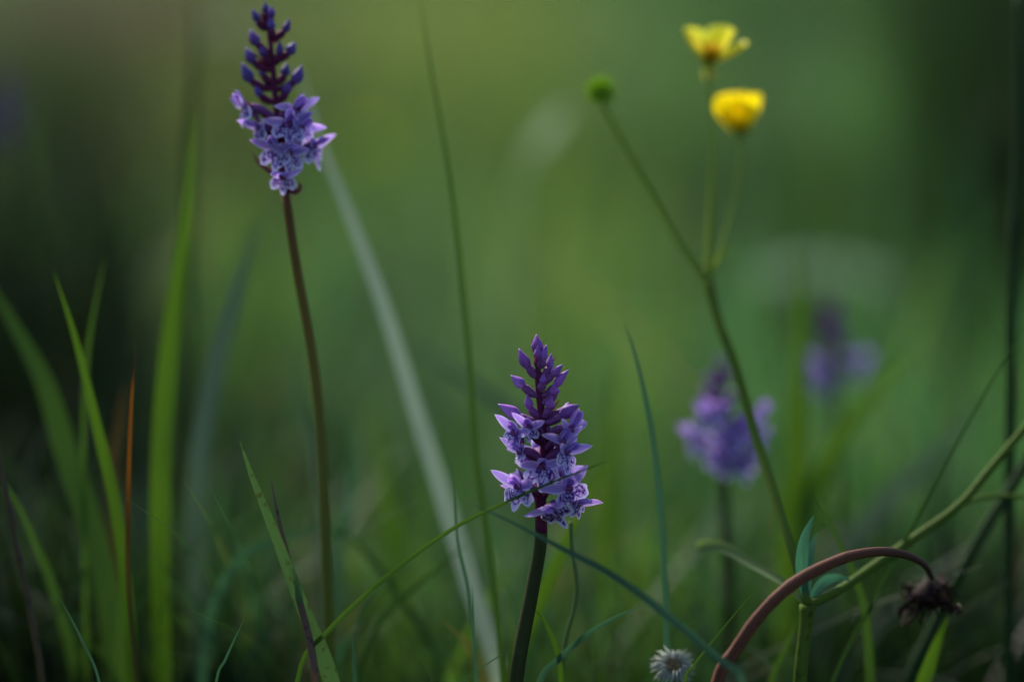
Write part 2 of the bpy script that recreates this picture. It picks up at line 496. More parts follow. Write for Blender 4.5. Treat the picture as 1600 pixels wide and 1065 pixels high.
def grass_field(name, label, n, pos, hmin, hmax, wmin, wmax, segs, mat, lean=0.35, hmap=None, tone=1.0, mottle=3.0):
    x, y = pos(n)
    n = len(x)
    h = hmin + (hmax - hmin) * rng.random(n) ** 1.4
    if hmap is not None: h = h * hmap(x, y)
    keep = h > 0.015
    x, y, h = x[keep], y[keep], h[keep]; n = len(x)
    w = (wmin + (wmax - wmin) * rng.random(n) ** 2)
    az = rng.random(n) * 2 * np.pi
    ln = (rng.random(n) ** 1.3) * lean * h * 1.6
    fa = rng.random(n) * 2 * np.pi
    t = np.linspace(0, 1, segs + 1)
    cx = x[:, None] + (np.cos(az) * ln)[:, None] * t[None] ** 2.2
    cy = y[:, None] + (np.sin(az) * ln)[:, None] * t[None] ** 2.2
    droop = (rng.random(n) ** 3 * 0.35)
    cz = -0.004 + h[:, None] * (t[None] - droop[:, None] * t[None] ** 3)
    prof = np.clip(1 - t ** 2.2, 0.04, 1)
    hw = w[:, None] * 0.5 * prof[None]
    ox, oy = np.cos(fa)[:, None] * hw, np.sin(fa)[:, None] * hw
    V = np.stack([np.stack([cx - ox, cy - oy, cz], -1), np.stack([cx + ox, cy + oy, cz], -1)], 2)   # n, segs+1, 2, 3
    V = V.reshape(-1, 3).astype(np.float32)
    base = (np.arange(n) * (segs + 1) * 2)[:, None]
    q = np.arange(segs)[None] * 2
    F = np.stack([base + q, base + q + 1, base + q + 3, base + q + 2], -1).reshape(-1, 4).astype(np.int32)
    me = bpy.data.meshes.new(name)
    me.vertices.add(len(V)); me.vertices.foreach_set('co', V.ravel())
    me.loops.add(F.size); me.loops.foreach_set('vertex_index', F.ravel())
    me.polygons.add(len(F)); me.polygons.foreach_set('loop_start', np.arange(len(F), dtype=np.int32) * 4)
    me.polygons.foreach_set('use_smooth', np.ones(len(F), dtype=bool))
    # growth colour per blade: species patches, painted-in darkening and age
    greens = np.array([(0.054, 0.140, 0.044), (0.080, 0.180, 0.038), (0.044, 0.128, 0.068), (0.070, 0.140, 0.084), (0.110, 0.175, 0.054), (0.028, 0.078, 0.026)])
    kk = rng.choice(len(greens), n, p=[.28, .24, .18, .12, .08, .10])
    c = greens[kk] * (0.7 + 0.6 * rng.random(n))[:, None]
    dead = rng.random(n) < 0.04
    c[dead] = np.array((0.17, 0.125, 0.06)) * (0.6 + 0.7 * rng.random(dead.sum()))[:, None]
    vig = np.clip(1.0 + 1.25 * vnoise(x, y, mottle, 8.0) + 0.6 * vnoise(x, y, mottle * 2.3, 2.0), 0.35, 1.9)
    c = c * vig[:, None]                       # leaf tone differs from tuft to tuft
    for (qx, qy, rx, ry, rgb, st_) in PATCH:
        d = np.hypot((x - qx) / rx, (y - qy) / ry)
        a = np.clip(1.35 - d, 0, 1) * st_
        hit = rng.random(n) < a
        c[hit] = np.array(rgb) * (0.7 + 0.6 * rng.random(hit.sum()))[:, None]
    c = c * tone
    ca = me.color_attributes.new('growth', 'FLOAT_COLOR', 'POINT')
    cc = np.ones((n, (segs + 1) * 2, 4), dtype=np.float32)
    cc[:, :, :3] = c[:, None, :]
    ca.data.foreach_set('color', cc.ravel())
    me.update(calc_edges=True); me.validate()
    o = link(name, me, mat)
    tag(o, label, 'grass', kind='stuff')
    return o


def field_mat():
    m, N, Lk = mat_base('meadow grass')
    at_ = N.new('ShaderNodeAttribute'); at_.attribute_name = 'growth'
    return finish(m, N, Lk, at_.outputs['Color'], 0.5, 0.4, 0.3)


M['field'] = field_mat()


def wedge(z0, z1, half0, half1, power=1.0):
    def f(n):
        u = rng.random(n)
        z = z0 + (z1 - z0) * u ** power
        hw = half0 + (half1 - half0) * (z - z0) / (z1 - z0)
        return (rng.random(n) * 2 - 1) * hw, z
    return f


def gpos(px, py):
    """where the line of sight through a photo pixel meets the meadow at grass height"""
    d = (FWD + RIGHT * ((px - 800) * K) + UP * ((532.5 - py) * K))
    s = (0.10 - CAM_H) / d.z
    return CAMP.x + d.x * s, CAMP.y + d.y * s


def near_h(x, y):
    # shorter among the flowers, growing taller behind; taller rank growth to the right
    g = np.interp(y, [0.9, 1.1, 1.5, 2.6], [0.55, 0.75, 1.0, 1.05])
    return g * (0.8 + 0.35 * vnoise(x, y, 2.3, 5.0))


def front_h(x, y):
    return np.ones_like(x)


def patch(px_, py_, rpx, rgb, s, deep=0.35):
    gx, gy = gpos(px_, py_)
    PATCH.append((gx, gy, rpx * K * gy, gy * deep, rgb, s))


# patches where one plant dominates the sward; dark ones paint in edge shade
patch(740, 40, 260, (0.20, 0.235, 0.060), 0.9, 0.6)
patch(480, 70, 170, (0.17, 0.19, 0.070), 0.8, 0.6)
patch(1000, 110, 160, (0.10, 0.165, 0.075), 0.7, 0.5)
patch(880, 330, 150, (0.16, 0.26, 0.070), 0.8)
patch(650, 420, 160, (0.085, 0.145, 0.085), 0.6)
patch(1480, 90, 190, (0.045, 0.062, 0.014), 0.9, 0.6)  # right edge darkening put into the leaf colour
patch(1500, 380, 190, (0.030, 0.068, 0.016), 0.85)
patch(30, 380, 150, (0.014, 0.024, 0.008), 0.95)  # left edge darkening put into the leaf colour
patch(180, 90, 160, (0.11, 0.09, 0.065), 0.9, 0.5)
patch(330, 300, 120, (0.095, 0.11, 0.055), 0.6)
patch(620, 780, 110, (0.11, 0.20, 0.025), 0.6, 0.15)
patch(960, 760, 90, (0.11, 0.20, 0.025), 0.6, 0.15)
patch(1450, 850, 220, (0.016, 0.038, 0.010), 0.85, 0.2)  # from here on: dark corners and dark bottom painted in
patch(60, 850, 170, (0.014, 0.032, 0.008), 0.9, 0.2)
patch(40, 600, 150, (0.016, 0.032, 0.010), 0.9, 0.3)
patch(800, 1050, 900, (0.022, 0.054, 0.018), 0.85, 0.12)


def around(n):
    """unseen tall grass added beside and behind the camera to block low sky light"""
    a = rng.random(n) * 2 * np.pi
    r = 0.7 + 2.8 * rng.random(n) ** 0.7
    x, y = r * np.cos(a) * 1.1, 0.25 + r * np.sin(a)
    k = (y < np.abs(x) * 1.05 - 0.42) & (np.hypot(x, y) > 0.42)
    return x[k], y[k]


def flank(n):
    """tall dark-toned grass added to darken the right edge of the view"""
    z = 1.5 + 3.2 * rng.random(n)
    x = z * (0.172 + 0.22 * rng.random(n) ** 1.0)
    return x, z


def flank_left(n):
    z = 1.15 + 2.0 * rng.random(n)
    x = -z * (0.160 + 0.22 * rng.random(n) ** 1.2)
    return x, z


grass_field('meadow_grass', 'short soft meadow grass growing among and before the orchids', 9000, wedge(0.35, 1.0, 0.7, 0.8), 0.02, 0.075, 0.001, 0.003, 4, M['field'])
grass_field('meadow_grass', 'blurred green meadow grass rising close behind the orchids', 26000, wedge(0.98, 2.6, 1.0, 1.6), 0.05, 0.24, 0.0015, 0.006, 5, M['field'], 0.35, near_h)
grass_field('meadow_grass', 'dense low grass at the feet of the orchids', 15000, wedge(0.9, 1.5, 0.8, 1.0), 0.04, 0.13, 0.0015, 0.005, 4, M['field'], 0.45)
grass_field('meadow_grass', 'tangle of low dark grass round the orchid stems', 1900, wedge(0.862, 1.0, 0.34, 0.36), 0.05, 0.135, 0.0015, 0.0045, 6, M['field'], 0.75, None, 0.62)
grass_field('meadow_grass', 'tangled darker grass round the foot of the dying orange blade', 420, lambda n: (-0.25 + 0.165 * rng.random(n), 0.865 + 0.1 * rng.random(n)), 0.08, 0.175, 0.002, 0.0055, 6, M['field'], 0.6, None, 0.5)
grass_field('meadow_grass', 'scattered broad blurred blades in the sward behind the orchids', 420, wedge(0.99, 1.9, 0.42, 0.8), 0.10, 0.27, 0.005, 0.011, 6, M['field'], 0.5, near_h)
grass_field('meadow_grass', 'far blurred meadow grass filling the upper background', 42000, wedge(2.5, 9.0, 1.8, 4.2, 1.3), 0.06, 0.30, 0.004, 0.012, 4, M['field'], 0.4, None, 1.0, 1.5)
grass_field('meadow_grass', 'distant open meadow grass stretching away to the horizon', 42000, wedge(8.8, 45.0, 5.5, 22, 1.6), 0.12, 0.45, 0.02, 0.06, 3, M['field'], 0.4, None, 1.0, 0.5)
grass_field('dark_edge_grass', 'tall grass coloured dark to deepen the edge behind the jointed upright stalk', 6000, flank, 0.25, 0.62, 0.003, 0.007, 5, M['field'], 0.25, None, 0.42)  # added bed, toned down to paint the right edge darker
grass_field('dark_edge_grass', 'low grass coloured dark to deepen the edge behind the ragged dead stalk', 5000, flank_left, 0.10, 0.27, 0.003, 0.006, 5, M['field'], 0.3, None, 0.30)  # added bed, toned down to paint the left edge darker
grass_field('meadow_grass', 'unseen tall grass added on the near side of the orchids to block low sky light', 16000, around, 0.25, 0.95, 0.003, 0.008, 5, M['field'], 0.4)  # out of view, put in to shield the stems from low sky


# ------------------------------------------------------------------ orchids
def lip_mesh(name, seed, size=1.0):
    rnd = random.Random(seed)
    V, F, U = [], [], []
    NA, NR = 28, 9
    for i in range(NR + 1):
        f = i / NR
        for j in range(NA + 1):
            s = -1 + 2 * j / NA
            phi = s * R(82)
            a = abs(s)
            # three lobes: broad side lobes, a narrow middle one
            rr = 7.0 + (1.9 + 0.5 * math.sin(seed * 2.1)) * math.exp(-(a / 0.12) ** 2) - 1.8 * math.exp(-((a - 0.24) / 0.085) ** 2) + 0.9 * math.exp(-((a - 0.5) / 0.17) ** 2)
            rr *= 1 - 0.62 * max(0, (a - 0.62) / 0.38) ** 2
            rr += 0.30 * math.sin(19 * phi + seed) * (1 if a > 0.2 else 0.3)
            r = f * rr
            along, y = r * math.cos(phi), r * math.sin(phi) * 1.05
            # throat runs outward, then the lip turns down
            th0, th1, L0 = R(15), R(82), 4.5
            q = min(along / L0, 1)
            x = along * (1 - q * 0.30) * math.cos(th0 + (th1 - th0) * q * 0.55)
            z = -along * math.sin(th0 + (th1 - th0) * min(1, q) * 0.85)
            x -= 0.05 * y * y * (0.6 + 0.6 * rnd.random() * 0 + 0.4 * math.sin(seed))
            x += 0.28 * f * f * math.sin(5 * phi + seed * 1.7)
            V.append((x * 1e-3 * size, y * 1e-3 * size, z * 1e-3 * size))
            U.append((0.5 + 0.5 * s * f, f))
    for i in range(NR):
        for j in range(NA):
            a = i * (NA + 1) + j
            F.append((a, a + 1, a + NA + 2, a + NA + 1))
    return new_mesh(name, V, F, U)


LIPS = [lip_mesh('lip', k) for k in range(5)]
SEPALS = [leaf_mesh('sepal', 0.0098, 0.0034, 0.35, c, tip=1.0, wide=0.34, wave=0.02, seed=i, base_w=0.5) for i, c in enumerate((0.5, -0.35, 0.9, 0.2))]
HOODS = [leaf_mesh('sepal', 0.0070, 0.0034, 0.6, c, tip=0.9, wide=0.45, seed=i, base_w=0.5) for i, c in enumerate((1.3, 0.9))]
PETALS = [leaf_mesh('petal', 0.0062, 0.0026, 0.5, c, tip=0.8, wide=0.4, seed=i, base_w=0.5) for i, c in enumerate((1.0, 0.7))]


def spur_mesh():
    p = spline([(0, 0, 0), (-0.002, 0, -0.0012), (-0.0042, 0, -0.0035), (-0.005, 0, -0.0065)], 7)
    return new_mesh('spur', *tube(p, [0.0011, 0.0012, 0.0012, 0.0011, 0.001, 0.0009, 0.0008, 0.0004], 7))


SPUR = spur_mesh()


def basis(xdir, zdir):
    x = Vector(xdir).normalized()
    z = Vector(zdir); z = (z - x * z.dot(x)).normalized()
    y = z.cross(x)
    return Matrix((x, y, z)).transposed().to_4x4()


def place(name, me, mat, parent, M4):
    o = bpy.data.objects.new(name, me)
    col.objects.link(o)
    if not me.materials: me.materials.append(mat)
    o.parent = parent
    o.matrix_local = M4
    return o


def bud_geo(base, tip, w, bend=0.0):
    ax = tip - base
    L = ax.length
    t = ax.normalized(); s = t.orthogonal().normalized()
    path, rad = [], []
    for i in range(10):
        f = i / 9
        path.append(base + ax * f + s * math.sin(f * math.pi) * bend * L)
        rad.append(max(0.00012, w * 0.5 * min(1, (f + 0.05) / 0.36) ** 0.6 * (1 - max(0, (f - 0.36) / 0.64) ** 1.55)))
    return tube(path, rad, 9)


def add_bud(root, o0, ax_pt, base, tip, w, mat, ped_mat):
    mid = ax_pt.lerp(base, 0.5) + Vector((0, 0, -0.0006))
    ped = spline([ax_pt, mid, base.lerp(tip, 0.12)], 6)
    b = link('bud', new_mesh('bud', *(lambda g: (sub(g[0], base), g[1], g[2]))(bud_geo(base, tip, w, random.uniform(-.06, .06)))), mat, root, base - o0)
    g = tube(ped, [0.0008, 0.001, 0.0012, 0.0014, 0.0015, 0.0015, 0.0011], 7)
    link('ovary', new_mesh('ovary', sub(g[0], base), g[1], g[2]), ped_mat, b)
    return b


def add_bract(root, o0, ax_pt, out, L, mat, droop=0.0):
    """narrow pointed bract under a flower"""
    d = (Vector(out).normalized() + Vector((0, 0, 0.75 - droop))).normalized()
    p = [ax_pt + d * L + Vector((0, 0, 0.12 * L)), ax_pt + d * L * 0.66, ax_pt + d * L * 0.33 - Vector((0, 0, 0.0006)), ax_pt - d * 0.0006]
    g = blade_geo(spline(p, 8), 0.0022, 0.5, 0.45, 0.75, 0.1)
    link('bract', new_mesh('bract', sub(g[0], ax_pt), g[1], g[2]), mat, root, ax_pt - o0)


def add_flower(root, o0, ax_pt, C, az, nod=0.0, roll=0.0, scale=1.0, open_=1.0, lip=1.0, seed=0):
    """az: 0 faces the camera side (-Y), +90 faces +X. C = throat of the flower"""
    rnd = random.Random(seed)
    f_dir = Vector((math.sin(az), -math.cos(az), 0))
    fwd = (f_dir * math.cos(nod) + Vector((0, 0, -math.sin(nod)))).normalized()
    up = Vector((0, 0, 1)) * math.cos(nod) + f_dir * math.sin(nod)
    side = up.cross(fwd)
    up = (up * math.cos(roll) + side * math.sin(roll)).normalized()
    B = basis(fwd, up)
    Cl = C - ax_pt
    mid = Cl * 0.55 + Vector((0, 0, 0.0014))
    g = tube(spline([Vector((0, 0, 0)), mid, Cl, Cl + fwd * 0.0012], 9), [0.0009, 0.0011, 0.0014, 0.0016, 0.0016, 0.0015, 0.0014, 0.0014, 0.0013, 0.0006], 8)
    fl = link('flower', new_mesh('flower', *g), M['ovary'], root, ax_pt - o0)
    T = Matrix.Translation(Cl) @ B @ Matrix.Scale(scale, 4)
    if lip > 0:
        place('lip', LIPS[seed % 5], M['lip'], fl, T @ Matrix.Scale(lip * rnd.uniform(0.84, 0.98), 4) @ Matrix.Rotation(rnd.uniform(-.25, .25), 4, 'X') @ Matrix.Rotation(rnd.uniform(-.3, .3), 4, 'Y'))
    place('spur', SPUR, M['ovary'], fl, T)
    for s in (-1, 1):
        d = Vector((0.05 + 0.5 * (1 - open_) + rnd.uniform(-.12, .12), s * (0.8 * open_ + 0.2), 0.30 + 0.5 * (1 - open_) + rnd.uniform(-.22, .28)))
        nrm = Vector((0.9, -s * 0.2, 0.2))
        place('sepal', SEPALS[rnd.randrange(4)], M['sepal'], fl, T @ basis(d, nrm))
        place('petal', PETALS[rnd.randrange(2)], M['petal'], fl, T @ Matrix.Translation((0.0004, s * 0.0008, 0.0008)) @ basis(Vector((0.45, s * 0.28, 0.8)), Vector((0.7, -s * 0.75, -0.3))))
    place('sepal', HOODS[rnd.randrange(2)], M['sepal'], fl, T @ Matrix.Translation((-0.0004, 0, 0.001)) @ basis(Vector((0.15 + rnd.uniform(-.1, .2), 0, 0.95)), Vector((0.95, 0, -0.1))))
    return fl


def orchid(label, axis_px, z, stem_px, stem_w, flowers, buds, stem_mat, bud_mat, bud_w=1.0, seed=0, generic=None, z_base=None, group=None, ped='ovary', hooks=()):
    """axis_px: spike axis top to bottom; stem_px: carries on below it"""
    rnd = random.Random(seed)
    zs = z_base or z
    n_st = max(1, len(stem_px))
    ax = [at(x, y, z) for x, y in axis_px]
    st = [at(x, y, z + (zs - z) * (i + 1) / n_st) for i, (x, y) in enumerate(stem_px)]
    full = to_ground(ax + st, 0.2)
    base = full[-1]
    root = empty('spotted_orchid', base)
    axis = spline(ax + st[:1], 40)
    px = K * z
    # stem below the spike, and the dark axis inside it
    sp = spline([ax[-1]] + full[len(ax):], 34)
    r0 = stem_w * px / 2
    g = tube(sp, [r0 * (0.82 + 0.35 * i / 34) for i in range(35)], 10)
    link('stem', new_mesh('stem', sub(g[0], base), g[1], g[2]), stem_mat, root)
    sa = spline(ax, 24)
    g = tube(sa, [r0 * (0.28 + 0.54 * (i / 24) ** 0.8) for i in range(25)], 9)
    link('spike_axis', new_mesh('spike_axis', sub(g[0], base), g[1], g[2]), M['axis'], root)

    def axis_at(py):
        best = min(axis, key=lambda p: abs((532.5 - py) * K * ((p - CAMP).dot(FWD)) - (p - CAMP).dot(UP)))
        return best
    if generic:
        flowers, buds = list(flowers), list(buds)
        y0, y1 = axis_px[0][1], axis_px[-1][1]
        nb, nf, spread = generic
        def axx(y):
            p = axis_at(y)
            return 800 + (p - CAMP).dot(RIGHT) / (K * z)
        for i in range(nb):
            f = i / nb
            y = y0 + (y1 - y0) * f * 0.55
            a = i * R(137.5)
            r = (5 + 16 * f) * spread
            buds.append((axx(y) + r * math.sin(a) * 0.6, y + 4, axx(y) + r * math.sin(a) * 1.3, y - (9 + 3 * f) * spread, (9 + 3 * f) * spread, -r * math.cos(a)))
        for i in range(nf):
            f = i / max(1, nf - 1)
            y = y0 + (y1 - y0) * (0.45 + 0.5 * f)
            a = i * R(137.5) + 0.6
            r = 30 * spread
            flowers.append((axx(y) + r * math.sin(a), y, math.degrees(a), 10 + 20 * f, 0, 1.05 * spread, 0.9))
    for i, (fx, fy, az, nod, roll, sc, op, *lp) in enumerate(flowers):
        azr = R(az)
        rad = 0.0085
        depth = z - rad * math.cos(azr)
        C = at(fx, fy, depth)
        A = axis_at(fy + 16)
        add_flower(root, base, A, C, azr, R(nod), R(roll), sc, op, lp[0] if lp else 1.0, seed * 31 + i)
        out = Vector((math.sin(azr), -math.cos(azr), 0))
        add_bract(root, base, axis_at(fy + 20), out, rnd.uniform(0.0105, 0.016), M['bract'], rnd.uniform(-0.2, 0.4))
    for i, (bx, by, tx, ty, w, dz) in enumerate(buds):
        d = dz * px
        Bp, Tp = at(bx, by, z + d * 0.7), at(tx, ty, z + d)
        A = axis_at(by + 9)
        add_bud(root, base, A, Bp, Tp, w * px * bud_w * rnd.uniform(0.88, 1.1), bud_mat, M[ped])
        if i % 2 == 0:
            out = Vector((Tp.x - A.x, Tp.y - A.y, 0))
            if out.length < 1e-5: out = Vector((0.3, -1, 0))
            add_bract(root, base, axis_at(by + 12), out, rnd.uniform(0.005, 0.009), M['bract'])
    for pts in hooks:
        p = [at(x_, y_, z - 0.004) for x_, y_ in pts[:-1]] + [axis_at(pts[-1][1])]
        g = blade_geo(spline(p, 12), 0.0024, 0.5, 0.45, 0.75)
        link('bract', new_mesh('bract', sub(g[0], base), g[1], g[2]), M['bract'], root)
    tag(root, label, 'orchid', group or 'orchids in the meadow')
    return root


# the sharp orchid in the middle ----------------------------------------
orchid('short sharp purple orchid with patterned lips, crossed by a thin arching grass blade',
       [(842, 536), (841, 595), (848, 662), (851, 703), (845, 770), (846, 832)], 0.812,
       [(843, 860), (830, 930), (806, 1065)], 24,
       # x, y (throat), azimuth, nod, roll, scale, openness
       [(846, 728, 4, 12, 0, 1.0, 0.9), (884, 706, 44, 10, 10, 1.0, 0.6, 0.95), (888, 762, 24, 8, -26, 1.08, 1.0), (860, 794, 8, 44, -34, 1.02, 0.8, 1.05),
        (810, 760, -34, 8, 8, 1.12, 1.0), (903, 786, 52, 30, 0, 0.9, 0.7, 0.8), (806, 676, -40, 0, 14, 1.0, 1.0, 0.62), (828, 668, -22, 0, 0, 0.84, 0.6, 0.75),
        (892, 670, 42, -14, 8, 1.1, 1.0, 0), (814, 706, -46, 6, 0, 0.9, 0.7, 0.5), (878, 690, 30, -8, 0, 0.9, 0.8, 0), (836, 706, 172, 5, 0, 1.0, 1.0), (872, 740, 150, 5, 0, 1.0, 1.0),
        (822, 760, -140, 10, 0, 1.0, 1.0)],
       # base x, y, tip x, y, width, depth offset (all photo pixels)
       [(841, 552, 838, 522, 19, 2), (848, 566, 854, 538, 13, -6), (840, 562, 840, 540, 14, -9), (827, 576, 811, 544, 17, 0), (858, 578, 861, 552, 13, 5),
        (860, 588, 879, 569, 14, -4), (866, 606, 889, 577, 17, 0), (820, 605, 798, 586, 19, -2), (868, 618, 866, 600, 15, -10), (814, 652, 778, 631, 20, 0),
        (829, 640, 824, 615, 15, -4), (858, 640, 863, 620, 17, -14), (856, 668, 852, 648, 13, 5), (874, 652, 905, 632, 22, -6), (886, 640, 888, 628, 12, 6), (848, 600, 850, 584, 11, -9)],
       M['orchid_stem'], M['bud'], seed=3)

# the tall orchid --------------------------------------------------------
orchid('tall orchid on a long olive stem with many dark unopened buds',
       [(414, 8), (420, 50), (426, 95), (430, 150), (436, 205), (440, 250), (446, 300)], 0.836,
       [(464, 420), (489, 560), (503, 700), (509, 850), (514, 960)], 17,
       [(384, 168, -66, -6, -20, 0.95, 0.8), (462, 172, 52, -4, 0, 1.0, 0.9), (452, 194, 12, 5, 0, 1.0, 1.0), (470, 200, 40, 10, 10, 0.95, 0.9), (430, 232, -12, 14, 0, 1.0, 0.9),
        (452, 240, 10, 18, 0, 0.95, 0.9), (490, 228, 62, 20, 0, 1.0, 0.9), (404, 200, -48, 18, 0, 0.85, 0.8), (442, 276, 0, 30, 0, 0.8, 0.7), (444, 205, 170, 5, 0, 0.9, 0.9)],
       [(416, 22, 413, 3, 12, 0), (423, 28, 423, 10, 14, -5), (404, 36, 394, 14, 15, 0), (425, 48, 422, 26, 16, -8), (443, 52, 452, 29, 16, 0), (404, 72, 391, 46, 19, -2),
        (436, 88, 437, 64, 14, -8), (450, 86, 462, 66, 17, 0), (398, 100, 384, 74, 18, 0), (414, 90, 408, 70, 15, -6), (394, 130, 378, 98, 19, 0), (458, 132, 472, 102, 18, 0),
        (447, 148, 452, 126, 16, -6), (444, 120, 448, 98, 15, 6), (412, 120, 405, 104, 12, 5), (408, 152, 398, 132, 14, -3)],
       M['orchid_stem_olive'], M['bud_dark'], seed=5, z_base=0.845, ped='axis', hooks=([(395, 238), (402, 252), (418, 265), (434, 274), (442, 284)], [(466, 284), (470, 292), (462, 300), (446, 302)]))

# the two blurred ones on the right and the one at the left edge ---------
orchid('blurred purple orchid half hidden behind the slanting buttercup stem',
       [(1126, 556), (1125, 609), (1128, 660), (1131, 737)], 0.925, [(1133, 800), (1138, 930), (1142, 1060)], 19,
       [(1086, 683, -64, 5, 0, 1.0, 1.0), (1135, 690, 0, 8, 0, 1.0, 1.0), (1154, 668, 30, 0, 0, 1.05, 1.0), (1164, 718, 34, 12, 0, 1.1, 1.0), (1184, 648, 66, -10, 0, 1.0, 1.0),
        (1124, 712, -16, 14, 0, 1.0, 1.0), (1182, 690, 60, 5, 0, 1.0, 1.0), (1104, 650, -40, 0, 0, 0.85, 0.8), (1120, 640, 0, 0, 0, 0.8, 0.7), (1140, 720, 12, 20, 0, 1.0, 1.0)],
       [(1124, 574, 1126, 552, 15, 0), (1114, 596, 1102, 580, 16, 0), (1134, 590, 1142, 574, 15, 0), (1110, 620, 1094, 606, 18, 0), (1142, 622, 1152, 604, 17, 0),
        (1122, 606, 1122, 588, 17, -8), (1106, 638, 1090, 624, 17, -3), (1136, 640, 1144, 622, 18, -9), (1124, 628, 1120, 610, 18, -10), (1116, 660, 1108, 640, 17, -8)],
       M['orchid_stem'], M['bud_wine'], seed=8)
orchid('very blurred dark purple orchid standing beneath the pale umbrella-shaped flower head',
       [(1300, 478), (1302, 540), (1306, 612)], 1.075, [(1308, 700), (1305, 850)], 16,
       [(1272, 572, -50, 5, 0, 1.1, 1.0), (1282, 592, -35, 5, 0, 1.0, 1.0), (1338, 566, 50, 5, 0, 1.1, 1.0)],
       [], M['orchid_stem'], M['bud_wine'], 1.2, 12, (15, 0, 1.0))
orchid('very blurred bluish purple orchid beside the brown dead grass clump',
       [(4, 120), (2, 200), (4, 292)], 1.30, [(8, 420), (12, 600)], 16, [], [], M['orchid_stem'], M['bud_dark'], 1.2, 17, (17, 0, 1.0))


# ------------------------------------------------------------------ buttercup plant
def tube_obj(name, pts, r0, r1, mat, parent=None, o0=None, n=26, sides=9, bulge=None):
    p = spline(pts, n)
    rad = [r0 + (r1 - r0) * i / n for i in range(n + 1)]
    if bulge:
        rad = [r * bulge(i / n) for i, r in enumerate(rad)]
    g = tube(p, rad, sides)
    o0 = o0 if o0 is not None else pts[-1]
    return link(name, new_mesh(name, sub(g[0], o0), g[1], g[2]), mat, parent, (0, 0, 0) if parent else o0)


BPET = [leaf_mesh('petal', 0.0156, 0.0160, 0.35, c, nx=10, ny=8, tip=0.5, wide=0.62, wave=0.01, seed=i, base_w=0.3) for i, c in enumerate((0.55, 0.35))]
BPET2 = [leaf_mesh('petal', 0.0156, 0.0172, 0.3, c, nx=10, ny=8, tip=0.5, wide=0.62, wave=0.01, seed=i + 4, base_w=0.3) for i, c in enumerate((0.75, 0.6))]
BSEP = leaf_mesh('sepal', 0.006, 0.0028, 0.5, -0.4, tip=0.9, wide=0.4, base_w=0.5)
for me in BPET2: me.materials.append(M['yellow'])


def stamens_geo(rad, h, n, seed):
    rnd = random.Random(seed)
    parts = []
    for i in range(n):
        a = i * 2.39996
        q = math.sqrt((i + .5) / n)
        d = Vector((math.cos(a) * q * 0.95, math.sin(a) * q * 0.95, 0.9)).normalized()
        L = h * rnd.uniform(0.75, 1.1)
        p = [Vector((math.cos(a) * q, math.sin(a) * q, 0)) * rad * 0.5, d * L * 0.7, d * L * 0.8, d * L]
        parts.append(tube(p, [0.0002, 0.0002, 0.00055, 0.00035], 5))
    return join(parts)


def buttercup_flower(root, o0, P, up, petals, meshes, pmat, open_tilt=None, sepals=((200, -60),)):
    up = Vector(up).normalized()
    Bz = basis(Vector((0, -1, 0)), up)       # local X towards the camera side, Z up the flower
    fl = link('flower', new_mesh('flower', *tube([Vector((0, 0, -0.002)), Vector((0, 0, 0)), Vector((0, 0, 0.002)), Vector((0, 0, 0.004))], [0.0008, 0.0022, 0.0024, 0.0008], 10)), M['achene'], root, P - o0)
    fl.rotation_mode = 'QUATERNION'
    fl.rotation_quaternion = Bz.to_quaternion()
    for k, (az, el) in enumerate(petals):
        a, e = R(az), R(el)
        d = Vector((math.cos(a) * math.cos(e), math.sin(a) * math.cos(e), math.sin(e)))
        nr = Vector((-math.cos(a) * math.sin(e), -math.sin(a) * math.sin(e), math.cos(e)))
        place('petal', meshes[k % 2], pmat, fl, Matrix.Translation((d.x * 0.0012, d.y * 0.0012, 0)) @ basis(d, nr))
    for az, el in sepals:
        a, e = R(az), R(el)
        d = Vector((math.cos(a) * math.cos(e), math.sin(a) * math.cos(e), math.sin(e)))
        nr = Vector((-math.cos(a) * math.sin(e), -math.sin(a) * math.sin(e), math.cos(e)))
        place('sepal', BSEP, M['sepal_green'], fl, Matrix.Translation((d.x * 0.001, d.y * 0.001, -0.001)) @ basis(d, nr))
    link('stamens', new_mesh('stamens', *stamens_geo(0.0045, 0.0085, 60, 3)), M['stamen'], fl)
    return fl


